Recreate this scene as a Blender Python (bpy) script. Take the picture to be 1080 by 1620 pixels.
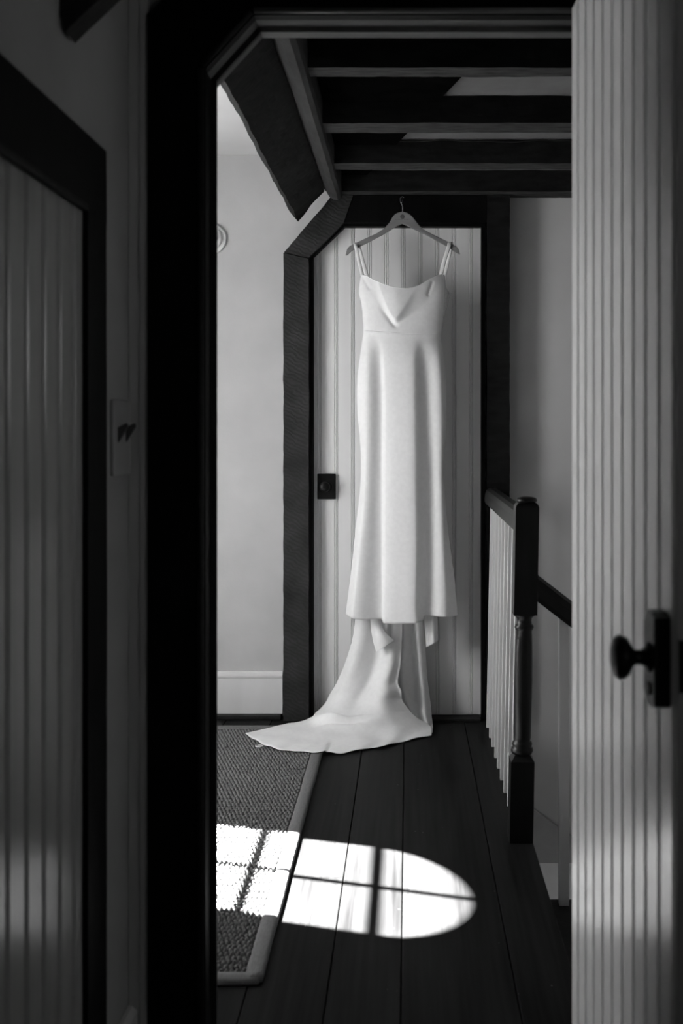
import bpy, bmesh, math, random
import numpy as np
from mathutils import Vector, Matrix, noise

random.seed(7); np.random.seed(7)
for o in list(bpy.data.objects):
    bpy.data.objects.remove(o)
S = bpy.context.scene
COL = S.collection

# ------------------------------------------------------------------ camera
F = 1800.0                       # focal length in pixels of the 1080x1620 frame
cam = bpy.data.cameras.new('camera'); camo = bpy.data.objects.new('camera', cam); COL.objects.link(camo)
cam.sensor_fit = 'AUTO'; cam.sensor_width = 36; cam.lens = 40
cam.shift_x = (540 - 645) / 1620; cam.shift_y = -(810 - 680) / 1620
camo.location = (0, 0, 1.2); camo.rotation_euler = (math.radians(90), 0, 0)
cam.clip_start = .02
cam.dof.use_dof = True; cam.dof.focus_distance = 4.5; cam.dof.aperture_fstop = 5.0
S.camera = camo

# ------------------------------------------------------------------ sky, sun, exposure
w = bpy.data.worlds.new('sky'); S.world = w; w.use_nodes = True
wb = w.node_tree.nodes['Background']; wb.inputs[0].default_value = (1, 1, 1, 1); wb.inputs[1].default_value = 19.0
sun = bpy.data.lights.new('sun', 'SUN'); suno = bpy.data.objects.new('sun', sun); COL.objects.link(suno)
sun.energy = 470.0; sun.angle = math.radians(.55)
SUN_DIR = Vector((.92, -.294, -1)).normalized()
suno.rotation_euler = SUN_DIR.to_track_quat('-Z', 'Y').to_euler(); suno.location = (-6, 5, 7)

def portal(name, loc, normal, sx, sy):
    l = bpy.data.lights.new(name, 'AREA'); l.shape = 'RECTANGLE'; l.size = sx; l.size_y = sy
    try: l.cycles.is_portal = True
    except Exception: l.energy = 0
    o = bpy.data.objects.new(name, l); COL.objects.link(o)
    o.location = loc; o.rotation_euler = Vector(normal).to_track_quat('-Z', 'Y').to_euler()
portal('portal_window', (-1.80, 3.52, 1.28), (1, 0, 0), .70, 1.80)
portal('added_portal_side', (1.6, -.40, 1.5), (-1, 0, 0), .36, .36)  # added: sky light through the unseen near-room opening
portal('added_portal_downstairs', (1.6, 3.70, -1.45), (-1, 0, 0), .36, .36)  # added: sky light through the unseen opening down the stairs
S.view_settings.view_transform = 'Standard'; S.view_settings.look = 'None'
S.view_settings.exposure = 0.0; S.view_settings.gamma = 1.0; S.view_settings.use_curve_mapping = False

# ------------------------------------------------------------------ measures
def at(px, py, Y):               # point at depth Y seen at (px, py)
    return Vector(((px - 645) / F * Y, Y, 1.2 + (680 - py) / F * Y))
def fx(px, Y): return (px - 645) / F * Y
def fz(py, Y): return 1.2 + (680 - py) / F * Y
HF = 4.76                        # far wall
HC = 2.255                       # ceiling above the joists
NW0, NW1 = 2.105, 2.195          # doorway wall
LW = -.513                       # left wall of the near room
WX = -1.63                       # hall window wall

# ------------------------------------------------------------------ materials
def nodes_of(name):
    m = bpy.data.materials.new(name); m.use_nodes = True
    n = m.node_tree.nodes; l = m.node_tree.links
    return m, n, l, n['Principled BSDF']
def g(v): return (v, v, v, 1)
def mat(name, lo, hi, rough=.6, scale=20, stretch=(1, 1, 1), bump=.1, bdist=.002, detail=4, spec=.5, metal=0, sheen=0, coat=0, rnd=0, rough_var=0, coords='Object', fine=0, finescale=400, coat_rough=.2):
    m, n, l, b = nodes_of(name)
    tc = n.new('ShaderNodeTexCoord'); mp = n.new('ShaderNodeMapping'); mp.inputs['Scale'].default_value = stretch
    l.new(tc.outputs[coords], mp.inputs[0])
    nz = n.new('ShaderNodeTexNoise'); nz.inputs['Scale'].default_value = scale; nz.inputs['Detail'].default_value = detail
    l.new(mp.outputs[0], nz.inputs['Vector'])
    cr = n.new('ShaderNodeValToRGB'); cr.color_ramp.elements[0].position = .3; cr.color_ramp.elements[1].position = .7
    cr.color_ramp.elements[0].color = g(lo); cr.color_ramp.elements[1].color = g(hi)
    l.new(nz.outputs[0], cr.inputs[0])
    col = cr.outputs[0]
    if rnd:
        oi = n.new('ShaderNodeObjectInfo'); mr = n.new('ShaderNodeMapRange')
        mr.inputs['To Min'].default_value = 1 - rnd; mr.inputs['To Max'].default_value = 1 + rnd
        l.new(oi.outputs['Random'], mr.inputs['Value'])
        mx = n.new('ShaderNodeVectorMath'); mx.operation = 'SCALE'
        l.new(col, mx.inputs[0]); l.new(mr.outputs[0], mx.inputs['Scale']); col = mx.outputs[0]
        ad = n.new('ShaderNodeVectorMath'); ad.operation = 'ADD'
        cm = n.new('ShaderNodeVectorMath'); cm.operation = 'SCALE'; cm.inputs[0].default_value = (7, 3, 5)
        l.new(oi.outputs['Random'], cm.inputs['Scale']); l.new(mp.outputs[0], ad.inputs[0]); l.new(cm.outputs[0], ad.inputs[1])
        l.new(ad.outputs[0], nz.inputs['Vector'])
    l.new(col, b.inputs['Base Color'])
    b.inputs['Roughness'].default_value = rough; b.inputs['Metallic'].default_value = metal
    b.inputs['Specular IOR Level'].default_value = spec
    if sheen: b.inputs['Sheen Weight'].default_value = sheen
    if coat: b.inputs['Coat Weight'].default_value = coat; b.inputs['Coat Roughness'].default_value = coat_rough
    if rough_var:
        rr = n.new('ShaderNodeMapRange'); rr.inputs['To Min'].default_value = rough - rough_var; rr.inputs['To Max'].default_value = rough + rough_var
        l.new(nz.outputs[0], rr.inputs['Value']); l.new(rr.outputs[0], b.inputs['Roughness'])
    bp = n.new('ShaderNodeBump'); bp.inputs['Strength'].default_value = bump; bp.inputs['Distance'].default_value = bdist
    h = nz.outputs[0]
    if fine:
        n2 = n.new('ShaderNodeTexNoise'); n2.inputs['Scale'].default_value = finescale; n2.inputs['Detail'].default_value = 2
        l.new(tc.outputs[coords], n2.inputs['Vector'])
        ma = n.new('ShaderNodeMath'); ma.operation = 'MULTIPLY_ADD'; ma.inputs[1].default_value = fine
        l.new(n2.outputs[0], ma.inputs[0]); l.new(nz.outputs[0], ma.inputs[2]); h = ma.outputs[0]
    l.new(h, bp.inputs['Height']); l.new(bp.outputs[0], b.inputs['Normal'])
    return m

M = {}
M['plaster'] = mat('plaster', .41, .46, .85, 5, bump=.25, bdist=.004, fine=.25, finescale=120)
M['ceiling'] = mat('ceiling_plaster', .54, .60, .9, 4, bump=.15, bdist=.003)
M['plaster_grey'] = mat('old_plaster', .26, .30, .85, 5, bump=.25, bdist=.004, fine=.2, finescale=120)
M['stair_plaster'] = mat('stairwell_plaster', .45, .50, .85, 4, bump=.2, bdist=.004, fine=.2, finescale=120)
M['white_paint'] = mat('white_paint', .64, .70, .4, 12, (1, 1, .15), .15, .001, fine=.1, finescale=200)
M['door_paint'] = mat('door_paint', .65, .72, .42, 14, (1, 1, .1), .2, .0012, fine=.12, finescale=220)
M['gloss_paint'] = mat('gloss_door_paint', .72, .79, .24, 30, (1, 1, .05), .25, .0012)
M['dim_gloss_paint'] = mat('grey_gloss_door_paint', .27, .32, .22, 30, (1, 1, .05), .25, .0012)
M['dark_wood'] = mat('dark_stained_wood', .007, .017, .6, 40, (1, 1, 1), .4, .003, detail=6, spec=.2)
M['black_wood'] = mat('black_stained_wood', .0015, .004, .5, 30, (1, 1, .2), .3, .001, spec=.08)
M['rail_wood'] = mat('polished_dark_wood', .003, .009, .36, 30, (1, 1, .12), .2, .001, spec=.3)
M['iron'] = mat('black_iron', .002, .005, .4, 80, bump=.3, bdist=.0008, spec=.2)
M['hanger_wood'] = mat('hanger_wood', .15, .20, .5, 40, (.2, 1, 1), .1, .0005)
M['hanger_mark'] = mat('hanger_print', .05, .07, .6)
M['steel'] = mat('hook_steel', .5, .6, .3, metal=1)
M['crepe'] = mat('ivory_crepe', .72, .77, .7, 60, bump=.10, bdist=.0008, sheen=.3, fine=.3, finescale=900)
M['rug_binding'] = mat('rug_binding', .10, .14, .9, 300, (1, .2, 1), .5, .0015)
M['toggle'] = mat('dark_toggle', .05, .07, .4)
M['plate_paint'] = mat('switch_plate_plastic', .27, .29, .4)
M['corner_paint'] = mat('corner_board_paint', .5, .55, .6, 10, (1, 1, .1), .2, .001)
M['fixture'] = mat('white_porcelain', .7, .74, .35)
M['outside_grey'] = mat('skirt_board_grey', .30, .34, .6)

# sawn timber with diagonal saw marks
m, n, l, b = nodes_of('sawn_timber')
tc = n.new('ShaderNodeTexCoord'); mp = n.new('ShaderNodeMapping'); mp.inputs['Rotation'].default_value = (0, math.radians(-28), 0)
l.new(tc.outputs['Object'], mp.inputs[0])
wv = n.new('ShaderNodeTexWave'); wv.bands_direction = 'Z'; wv.inputs['Scale'].default_value = 20; wv.inputs['Distortion'].default_value = 7; wv.inputs['Detail'].default_value = 4; wv.inputs['Detail Scale'].default_value = 1.6
l.new(mp.outputs[0], wv.inputs[0])
nz = n.new('ShaderNodeTexNoise'); nz.inputs['Scale'].default_value = 9; nz.inputs['Detail'].default_value = 6; l.new(tc.outputs['Object'], nz.inputs[0])
mu = n.new('ShaderNodeMath'); mu.operation = 'MULTIPLY'; l.new(wv.outputs['Fac'], mu.inputs[0]); l.new(nz.outputs[0], mu.inputs[1])
cr = n.new('ShaderNodeValToRGB'); mh = n.new('ShaderNodeMath'); mh.operation = 'MULTIPLY_ADD'; mh.inputs[1].default_value = .35; l.new(mu.outputs[0], mh.inputs[0]); l.new(nz.outputs[0], mh.inputs[2])
cr.color_ramp.elements[0].position = .35; cr.color_ramp.elements[1].position = .95
cr.color_ramp.elements[0].color = g(.006); cr.color_ramp.elements[1].color = g(.030)
l.new(mh.outputs[0], cr.inputs[0]); l.new(cr.outputs[0], b.inputs['Base Color']); b.inputs['Roughness'].default_value = .7; b.inputs['Specular IOR Level'].default_value = .25
bp = n.new('ShaderNodeBump'); bp.inputs['Strength'].default_value = .5; bp.inputs['Distance'].default_value = .002
l.new(mu.outputs[0], bp.inputs['Height']); l.new(bp.outputs[0], b.inputs['Normal'])
M['sawn'] = m
M['joist'] = mat('blackened_joist', .003, .011, .7, 40, (.3, 1, 1), .6, .004, detail=6, spec=.1)
M['matte_black'] = mat('matte_black_boards', .001, .003, .9, 20, spec=0)
M['worn_lit'] = mat('worn_lit_joist_underside', .012, .045, .8, 60, (.25, 1, 1), .6, .003, detail=8, spec=.1)  # wear, plus light bounced up from the floor put into the colour
M['beam'] = mat('worn_round_beam', .03, .05, .7, 30, (1, .2, 1), .6, .004, detail=6, spec=.1)
M['reveal'] = mat('lit_head_reveal_wood', .07, .10, .6, 30, (.1, 1, 1), .3, .001, spec=.2)  # paler than the side jambs: floor bounce put into the head's colour
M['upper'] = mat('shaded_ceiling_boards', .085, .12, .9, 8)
M['sisal_dark'] = mat('sisal_ground', .02, .04, .95, 90)

# floor boards: grain along Y
m, n, l, b = nodes_of('dark_pine_boards')
tc = n.new('ShaderNodeTexCoord'); oi = n.new('ShaderNodeObjectInfo')
of = n.new('ShaderNodeVectorMath'); of.operation = 'SCALE'; of.inputs[0].default_value = (3.1, 17, 0); l.new(oi.outputs['Random'], of.inputs['Scale'])
ad = n.new('ShaderNodeVectorMath'); ad.operation = 'ADD'; l.new(tc.outputs['Object'], ad.inputs[0]); l.new(of.outputs[0], ad.inputs[1])
mp = n.new('ShaderNodeMapping'); mp.inputs['Scale'].default_value = (1, .025, 1); l.new(ad.outputs[0], mp.inputs[0])
nz = n.new('ShaderNodeTexNoise'); nz.inputs['Scale'].default_value = 70; nz.inputs['Detail'].default_value = 6; nz.inputs['Distortion'].default_value = .08; l.new(mp.outputs[0], nz.inputs[0])
mp2 = n.new('ShaderNodeMapping'); mp2.inputs['Scale'].default_value = (1, .10, 1); l.new(ad.outputs[0], mp2.inputs[0])
n2 = n.new('ShaderNodeTexNoise'); n2.inputs['Scale'].default_value = 9; n2.inputs['Detail'].default_value = 5; l.new(mp2.outputs[0], n2.inputs[0])
mul = n.new('ShaderNodeMath'); mul.operation = 'MULTIPLY_ADD'; mul.inputs[1].default_value = .6; l.new(n2.outputs[0], mul.inputs[0]); 
h = n.new('ShaderNodeMath'); h.operation = 'MULTIPLY'; h.inputs[1].default_value = .5; l.new(nz.outputs[0], h.inputs[0]); l.new(h.outputs[0], mul.inputs[2])
cr = n.new('ShaderNodeValToRGB'); cr.color_ramp.elements[0].position = .40; cr.color_ramp.elements[1].position = .72
cr.color_ramp.elements[0].color = g(.0055); cr.color_ramp.elements[1].color = g(.0185)
l.new(mul.outputs[0], cr.inputs[0])
sp = n.new('ShaderNodeTexVoronoi'); sp.inputs['Scale'].default_value = 16; l.new(ad.outputs[0], sp.inputs['Vector'])
spr = n.new('ShaderNodeValToRGB'); spr.color_ramp.elements[0].position = .02; spr.color_ramp.elements[0].color = g(.14); spr.color_ramp.elements[1].position = .035; spr.color_ramp.elements[1].color = g(0)
l.new(sp.outputs['Distance'], spr.inputs[0])
addc = n.new('ShaderNodeVectorMath'); addc.operation = 'ADD'; l.new(cr.outputs[0], addc.inputs[0]); l.new(spr.outputs[0], addc.inputs[1])
l.new(addc.outputs[0], b.inputs['Base Color'])
rr = n.new('ShaderNodeMapRange'); rr.inputs['To Min'].default_value = .34; rr.inputs['To Max'].default_value = .56; l.new(n2.outputs[0], rr.inputs[0]); l.new(rr.outputs[0], b.inputs['Roughness'])
bp = n.new('ShaderNodeBump'); bp.inputs['Strength'].default_value = .35; bp.inputs['Distance'].default_value = .001
l.new(mul.outputs[0], bp.inputs['Height']); l.new(bp.outputs[0], b.inputs['Normal'])
b.inputs['Specular IOR Level'].default_value = .02
M['floor'] = m

m, n, l, b = nodes_of('sisal_weave')
tc = n.new('ShaderNodeTexCoord')
nz = n.new('ShaderNodeTexNoise'); nz.inputs['Scale'].default_value = 90; nz.inputs['Detail'].default_value = 3; l.new(tc.outputs['Object'], nz.inputs[0])
cr = n.new('ShaderNodeValToRGB'); cr.color_ramp.elements[0].position = .3; cr.color_ramp.elements[1].position = .72
cr.color_ramp.elements[0].color = g(.09); cr.color_ramp.elements[1].color = g(.19)
l.new(nz.outputs[0], cr.inputs[0]); l.new(cr.outputs[0], b.inputs['Base Color']); b.inputs['Roughness'].default_value = .95
b.inputs['Specular IOR Level'].default_value = .1
M['sisal'] = m

m, n, l, b = nodes_of('window_glass'); n.remove(b)
tr = n.new('ShaderNodeBsdfTransparent'); gl = n.new('ShaderNodeBsdfGlossy'); gl.inputs['Roughness'].default_value = .02
mx = n.new('ShaderNodeMixShader'); mx.inputs[0].default_value = .06
l.new(tr.outputs[0], mx.inputs[1]); l.new(gl.outputs[0], mx.inputs[2]); l.new(mx.outputs[0], n['Material Output'].inputs[0])
M['glass'] = m

# ------------------------------------------------------------------ helpers
def put(name, me, m, parent=None, smooth=False):
    me.materials.append(M[m] if isinstance(m, str) else m)
    if smooth:
        for p in me.polygons: p.use_smooth = True
    o = bpy.data.objects.new(name, me); COL.objects.link(o)
    if parent: o.parent = parent
    return o
def frombm(name, bm, m, parent=None, smooth=False, recalc=True):
    if recalc: bmesh.ops.recalc_face_normals(bm, faces=bm.faces)
    me = bpy.data.meshes.new(name); bm.to_mesh(me); bm.free()
    return put(name, me, m, parent, smooth)
def empty(name, loc=(0, 0, 0)):
    o = bpy.data.objects.new(name, None); COL.objects.link(o); o.location = (0, 0, 0); o.empty_display_size = .1
    return o
def tag(o, label, cat, group=None, kind=None):
    o['label'] = label; o['category'] = cat
    if group: o['group'] = group
    if kind: o['kind'] = kind
    return o
def struct(o): o['kind'] = 'structure'; return o
def box(bm, x0, x1, y0, y1, z0, z1):
    vs = [bm.verts.new((x, y, z)) for x in (x0, x1) for y in (y0, y1) for z in (z0, z1)]
    for f in ((0, 1, 3, 2), (4, 6, 7, 5), (0, 4, 5, 1), (2, 3, 7, 6), (0, 2, 6, 4), (1, 5, 7, 3)):
        bm.faces.new([vs[i] for i in f])
def boxo(name, b, m, parent=None, bevel=0):
    bm = bmesh.new(); box(bm, *b)
    if bevel: bmesh.ops.bevel(bm, geom=list(bm.edges), offset=bevel, segments=2, affect='EDGES', profile=.6)
    return frombm(name, bm, m, parent)
def densify(poly, step):
    out = []
    for i, p in enumerate(poly):
        q = poly[(i + 1) % len(poly)]
        d = math.dist(p, q); k = max(1, int(d / step))
        for j in range(k): out.append((p[0] + (q[0] - p[0]) * j / k, p[1] + (q[1] - p[1]) * j / k))
    return out
AX = {'X': lambda a, p: (a, p[0], p[1]), 'Y': lambda a, p: (p[0], a, p[1]), 'Z': lambda a, p: (p[0], p[1], a)}
def prism(bm, poly, axis, a, b, seg=1, rough=0, step=.02, freq=9, endrough=True):
    """a polygon swept along an axis, its surface hewn a little uneven by `rough` metres"""
    if rough: poly = densify(poly, step)
    rings = []
    for k in range(seg + 1):
        t = a + (b - a) * k / seg; r = []
        for p in poly:
            v = Vector(AX[axis](t, p))
            if rough:
                d = noise.noise_vector(v * freq) * rough + noise.noise_vector(v * freq * 3.3) * rough * .5
                i = 'XYZ'.index(axis); d[i] = 0 if k in (0, seg) and not endrough else d[i] * .3
                v = v + d
            r.append(bm.verts.new(v))
        rings.append(r)
    nn = len(poly)
    for k in range(seg):
        for i in range(nn):
            bm.faces.new((rings[k][i], rings[k][(i + 1) % nn], rings[k + 1][(i + 1) % nn], rings[k + 1][i]))
    bm.faces.new(rings[0]); bm.faces.new(rings[-1][::-1])
def prismo(name, poly, axis, a, b, m, parent=None, **k):
    bm = bmesh.new(); prism(bm, poly, axis, a, b, **k); return frombm(name, bm, m, parent)
def lathe(bm, prof, origin, axis='Z', seg=24, close=True):
    """prof: list of (radius, height)"""
    rings = []
    for r, h in prof:
        ring = []
        for i in range(seg):
            c, s = math.cos(2 * math.pi * i / seg) * r, math.sin(2 * math.pi * i / seg) * r
            v = {'Z': (c, s, h), 'Y': (c, h, s), 'X': (h, c, s)}[axis]
            ring.append(bm.verts.new(Vector(origin) + Vector(v)))
        rings.append(ring)
    for a, b in zip(rings, rings[1:]):
        for i in range(seg): bm.faces.new((a[i], a[(i + 1) % seg], b[(i + 1) % seg], b[i]))
    bm.faces.new(rings[0][::-1]); bm.faces.new(rings[-1])
def tube(bm, pts, r, seg=8):
    pts = [Vector(p) for p in pts]; rings = []
    up = Vector((0, 0, 1)); prev = None
    for i, p in enumerate(pts):
        t = (pts[min(i + 1, len(pts) - 1)] - pts[max(i - 1, 0)]).normalized()
        if prev is None: a = t.orthogonal().normalized()
        else: a = (prev - t * prev.dot(t)).normalized()
        prev = a; bb = t.cross(a)
        rr = r[i] if isinstance(r, (list, tuple)) else r
        rings.append([bm.verts.new(p + (a * math.cos(2 * math.pi * k / seg) + bb * math.sin(2 * math.pi * k / seg)) * rr) for k in range(seg)])
    for a, b in zip(rings, rings[1:]):
        for i in range(seg): bm.faces.new((a[i], a[(i + 1) % seg], b[(i + 1) % seg], b[i]))
    bm.faces.new(rings[0][::-1]); bm.faces.new(rings[-1])

# ================================================================== SETTING
# --- floor: sub floor with boards
bm = bmesh.new()
box(bm, -1.9, .355, 2.15, HF, -.16, -.022); box(bm, -.6, 1.5, -1.1, 2.15, -.16, -.022)
floor = struct(frombm('floor', bm, 'dark_wood'))
def board(x0, x1, y0, y1, z=0.0):
    bm = bmesh.new(); gp = .0012; x0 += gp; x1 -= gp; y0 += .0008; y1 -= .0008; c = .0016; b0 = -.022
    pr = [(x0, b0), (x1, b0), (x1, z - c), (x1 - c, z), (x0 + c, z), (x0, z - c)]
    prism(bm, pr, 'Y', y0, y1)
    frombm('floorboard', bm, 'floor', floor)
xs = [-1.748, -1.58, -1.38, -1.17, -.97, -.75, -.56, -.345, -.172, -.014, .232, .365]
cuts = {-.345: [3.05], -.172: [], -.014: [], .232: [], -.56: [3.6]}
for a, b in zip(xs, xs[1:]):
    y0 = 2.15 if b < -.5 else -1.1
    cs = cuts.get(a, [random.uniform(2.6, 4.2)])
    if y0 < 0: cs = [random.uniform(.3, 1.9)] + cs
    if a == .232: cs = []
    ys = [y0] + sorted(cs) + [HF - .004]
    for p, q in zip(ys, ys[1:]): board(a, b, p, q)
xs = [.365, .61, .83, 1.07, 1.28, 1.496]
for a, b in zip(xs, xs[1:]): board(a, b, -1.1, 2.18)
board(-.60, -.56, -1.1, 2.15)

# --- walls
boxw = lambda bm, *b: box(bm, *b)
far = struct(boxo('wall_back', (-1.9, .3345, HF, HF + .12, -.16, 2.5), 'plaster'))
struct(boxo('wall_stairs', (.335, 1.6, HF, HF + .12, -2.6, 2.5), 'stair_plaster'))
def wall_x(bm, x0, x1, y0, y1, z0, z1, holes):
    """wall in the YZ plane with added light openings; holes sorted along Y"""
    y = y0
    for (a, b, c, d) in holes:
        box(bm, x0, x1, y, a, z0, z1); box(bm, x0, x1, a, b, z0, c); box(bm, x0, x1, a, b, d, z1); y = b
    box(bm, x0, x1, y, y1, z0, z1)
bm = bmesh.new()                   # small unseen openings added for fill light: near room and downstairs
wall_x(bm, 1.5, 1.62, -1.2, HF, -2.6, 2.5, [(-.56, -.24, 1.34, 1.66), (3.54, 3.86, -1.61, -1.29)])
struct(frombm('wall_right', bm, 'stair_plaster'))
# window wall with arched opening
WY, WR, WS, WB = 3.52, .340, 1.81, .40
bm = bmesh.new()
box(bm, WX - .14, WX, 2.1, WY - WR, -.16, 2.5); box(bm, WX - .14, WX, WY + WR, HF, -.16, 2.5)
box(bm, WX - .14, WX, WY - WR, WY + WR, -.16, WB)
arc = [(WY - WR * math.cos(t), WS + WR * math.sin(t)) for t in [math.pi * i / 24 for i in range(25)]]
prism(bm, [(WY - WR, 2.5)] + arc + [(WY + WR, 2.5)], 'X', WX - .14, WX)
struct(frombm('wall_left', bm, 'plaster'))
# doorway wall
bm = bmesh.new()
box(bm, -1.9, -.385, NW0, NW1, -.022, 2.5); box(bm, .340, 1.5, NW0, NW1, -.022, 2.5)
prism(bm, [(-.385, 1.862), (-.385, 2.5), (.340, 2.5), (.340, 1.973), (-.288, 1.973)], 'Y', NW0, NW1)
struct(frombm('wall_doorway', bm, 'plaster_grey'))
# near room left wall, back wall
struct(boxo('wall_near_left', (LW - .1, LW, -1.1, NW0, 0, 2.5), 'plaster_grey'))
bm = bmesh.new()
box(bm, -.7, 1.5, -1.2, -1.1, -.16, 2.5)
struct(frombm('wall_near_back', bm, 'plaster_grey'))
# ceilings
struct(boxo('ceiling', (WX - .1, -.345, NW1, HF, 2.35, 2.45), 'ceiling'))
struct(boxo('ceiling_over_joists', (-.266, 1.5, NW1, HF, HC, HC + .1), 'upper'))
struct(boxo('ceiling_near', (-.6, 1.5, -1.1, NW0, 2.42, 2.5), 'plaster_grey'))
# stairwell bottom and its fascia
struct(boxo('floor_lower', (.335, 1.5, 2.2, HF, -2.6, -2.5), 'dark_wood'))
struct(boxo('wall_stairwell_side', (.335, .355, 2.2, HF, -2.5, -.161), 'stair_plaster'))
struct(boxo('wall_stairwell_near', (.356, 1.5, 2.10, 2.20, -2.5, -.17), 'stair_plaster'))
struct(boxo('wall_lit_stairwell_lower', (.356, 1.5, HF - .016, HF - .001, -1.6, -.605), 'fixture'))  # paler panel: light from downstairs put into the wall's colour
struct(prismo('trim_1', [(.356, -.27), (.356, -.604), (.845, -.604)], 'Y', HF - .022, HF - .001, 'outside_grey'))

# window_1 in the hall: frame, sill, muntins, panes (lights the hall)
win = struct(empty('window_1'))
fr = bmesh.new()
def arch_ring(ro, ri, zb):
    out = [(WY - ro, zb)] + [(WY - ro * math.cos(math.pi * i / 24), WS + ro * math.sin(math.pi * i / 24)) for i in range(25)] + [(WY + ro, zb)]
    inn = [(WY - ri, zb)] + [(WY - ri * math.cos(math.pi * i / 24), WS + ri * math.sin(math.pi * i / 24)) for i in range(25)] + [(WY + ri, zb)]
    return out, inn
o_, i_ = arch_ring(WR, .285, WB)
rings = [[fr.verts.new((x, p[0], p[1])) for p in q] for x, q in ((WX - .138, o_), (WX - .102, o_), (WX - .102, i_), (WX - .138, i_))]
for a in range(4):
    for k in range(len(o_) - 1):
        fr.faces.new((rings[a][k], rings[a][k + 1], rings[(a + 1) % 4][k + 1], rings[(a + 1) % 4][k]))
box(fr, WX - .138, WX - .102, WY - .285, WY + .285, WB, WB + .045)
frombm('window_frame', fr, 'white_paint', win)
for zc in (1.81, 1.455, 1.10, .745):
    boxo('muntin', (WX - .13, WX - .11, WY - .285, WY + .285, zc - .011, zc + .011), 'white_paint', win)
boxo('muntin', (WX - .1301, WX - .1099, WY - .010, WY + .010, WB + .045, WS + .285), 'white_paint', win)
boxo('window_sill', (WX + .0005, WX + .03, WY - .38, WY + .38, WB - .03, WB), 'white_paint', win, .004)
gl = [(WY - .285, WB + .04)] + [(WY - .285 * math.cos(math.pi * i / 24), WS + .285 * math.sin(math.pi * i / 24)) for i in range(25)] + [(WY + .285, WB + .04)]
prismo('pane', gl, 'X', WX - .121, WX - .119, 'glass', win)

# --- baseboards
bb = struct(empty('baseboard_back'))
prismo('board', [(HF - .022, .018), (HF - .022, .166), (HF - .026, .170), (HF - .026, .178), (HF - .014, .186), (HF - .010, .192), (HF - .0005, .192), (HF - .0005, .018)], 'X', WX, -.522, 'white_paint', bb)
boxo('shoe', (WX, -.526, HF - .055, HF - .0005, .0005, .0175), 'dark_wood', bb, .003)
struct(prismo('baseboard_left', [(LW, .001), (LW + .018, .001), (LW + .018, .135), (LW + .008, .145), (LW, .145)], 'Y', 1.95, NW0 - .02, 'corner_paint'))
struct(boxo('trim_2', (LW + .0005, -.4935, NW0 - .013, NW0 - .0005, .001, 2.41), 'corner_paint'))
struct(boxo('trim_3', (-.4930, -.4765, NW0 - .017, NW0 - .0005, .001, 2.41), 'corner_paint', None, .002))

# --- near doorway surround, dark
t4 = struct(empty('trim_4'))
IN = [(-.370, 0.001), (-.370, 1.860), (-.281, 1.958), (.325, 1.958), (.325, 0.001)]
OU = [(-.476, 0.001), (-.476, 1.960), (-.372, 2.064), (.432, 2.064), (.432, 0.001)]
ML = [(-.3845, .001), (-.3845, 1.862), (-.2885, 1.9725), (.3395, 1.9725), (.3395, .001)]
for i, nm in enumerate(('side_casing', 'corner_casing', 'head_casing', 'side_casing')):
    prismo(nm, [IN[i], IN[i + 1], OU[i + 1], OU[i]], 'Y', NW0 - .025, NW0 - .0005, 'black_wood', t4, seg=2)
    prismo('jamb', [IN[i], IN[i + 1], ML[i + 1], ML[i]], 'Y', NW0, NW1 + .006, 'black_wood' if i in (0, 3) else 'reveal', t4)
# bead on the casing edge and a stop in the reveal
tw = .004
for i in (0, 1, 2):
    a, b = Vector(IN[i]), Vector(IN[i + 1]); d = (b - a).normalized(); nrm = Vector((-d[1], d[0]))
    A, B = a + nrm * .008, b + nrm * .008
    bm = bmesh.new(); tube(bm, [(A[0], NW0 - .027, A[1]), (B[0], NW0 - .027, B[1])], .006, 8); frombm('bead', bm, 'reveal' if i == 2 else 'dark_wood', t4, True)
    q = [tuple(a - nrm * .010), tuple(b - nrm * .010), tuple(b), tuple(a)]
    prismo('stop', q, 'Y', NW0 + .035, NW0 + .045, 'reveal' if i == 2 else 'dark_wood', t4)

# --- far door surround, hewn timber
PF = 4.68
t5 = struct(empty('trim_5'))
P = lambda x, y: (fx(x, PF), fz(y, PF))
def hewn(name, poly, y0=PF, y1=HF - .001, m='sawn', rough=.0022, par=None):
    bm = bmesh.new(); prism(bm, poly, 'Y', y0, y1, seg=3, rough=rough, step=.018, freq=14, endrough=False)
    return frombm(name, bm, m, par)
# vertical timbers as swept prisms
def post(name, x0, x1, z0, z1l, z1r, m, par):
    return hewn(name, [(x0, z0), (x0, z1l), (x1, z1r), (x1, z0)], m=m, par=par)
post('post', fx(448, PF), fx(488.3, PF), .0015, fz(400, PF), fz(409, PF), 'sawn', t5)
hewn('corner_brace', [P(449, 399), P(457, 390), P(526, 308.5), P(558, 308.5), P(543.5, 352), P(489, 407.5)], m='sawn', par=t5)
prismo('lintel', [P(558, 308.6), P(544, 352), P(769.6, 352), P(769.6, 308.6)], 'Y', PF + .004, HF - .001, 'black_wood', t5, seg=2)
post('post', fx(770, PF), fx(806, PF), .0015, fz(308.6, PF), fz(308.6, PF), 'joist', t5)
PS = 4.705
Q = lambda x, y: (fx(x, PS), fz(y, PS))
SI = [(Q(495.5, 0)[0], .0015), Q(495.5, 406), Q(545, 358.5), Q(761, 358.5), (Q(761, 0)[0], .0015)]
SO = [(Q(489.5, 0)[0], .0015), Q(489.5, 404), Q(542, 352), Q(768, 352), (Q(768, 0)[0], .0015)]
for i in range(4):
    prismo('stop_moulding', [SI[i], SI[i + 1], SO[i + 1], SO[i]], 'Y', PS, HF - .001, 'black_wood', t5)
boxo('threshold', (fx(497, PF), fx(760, PF), PS - .03, HF - .016, .0005, .012), 'dark_wood', t5, .003)

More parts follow.
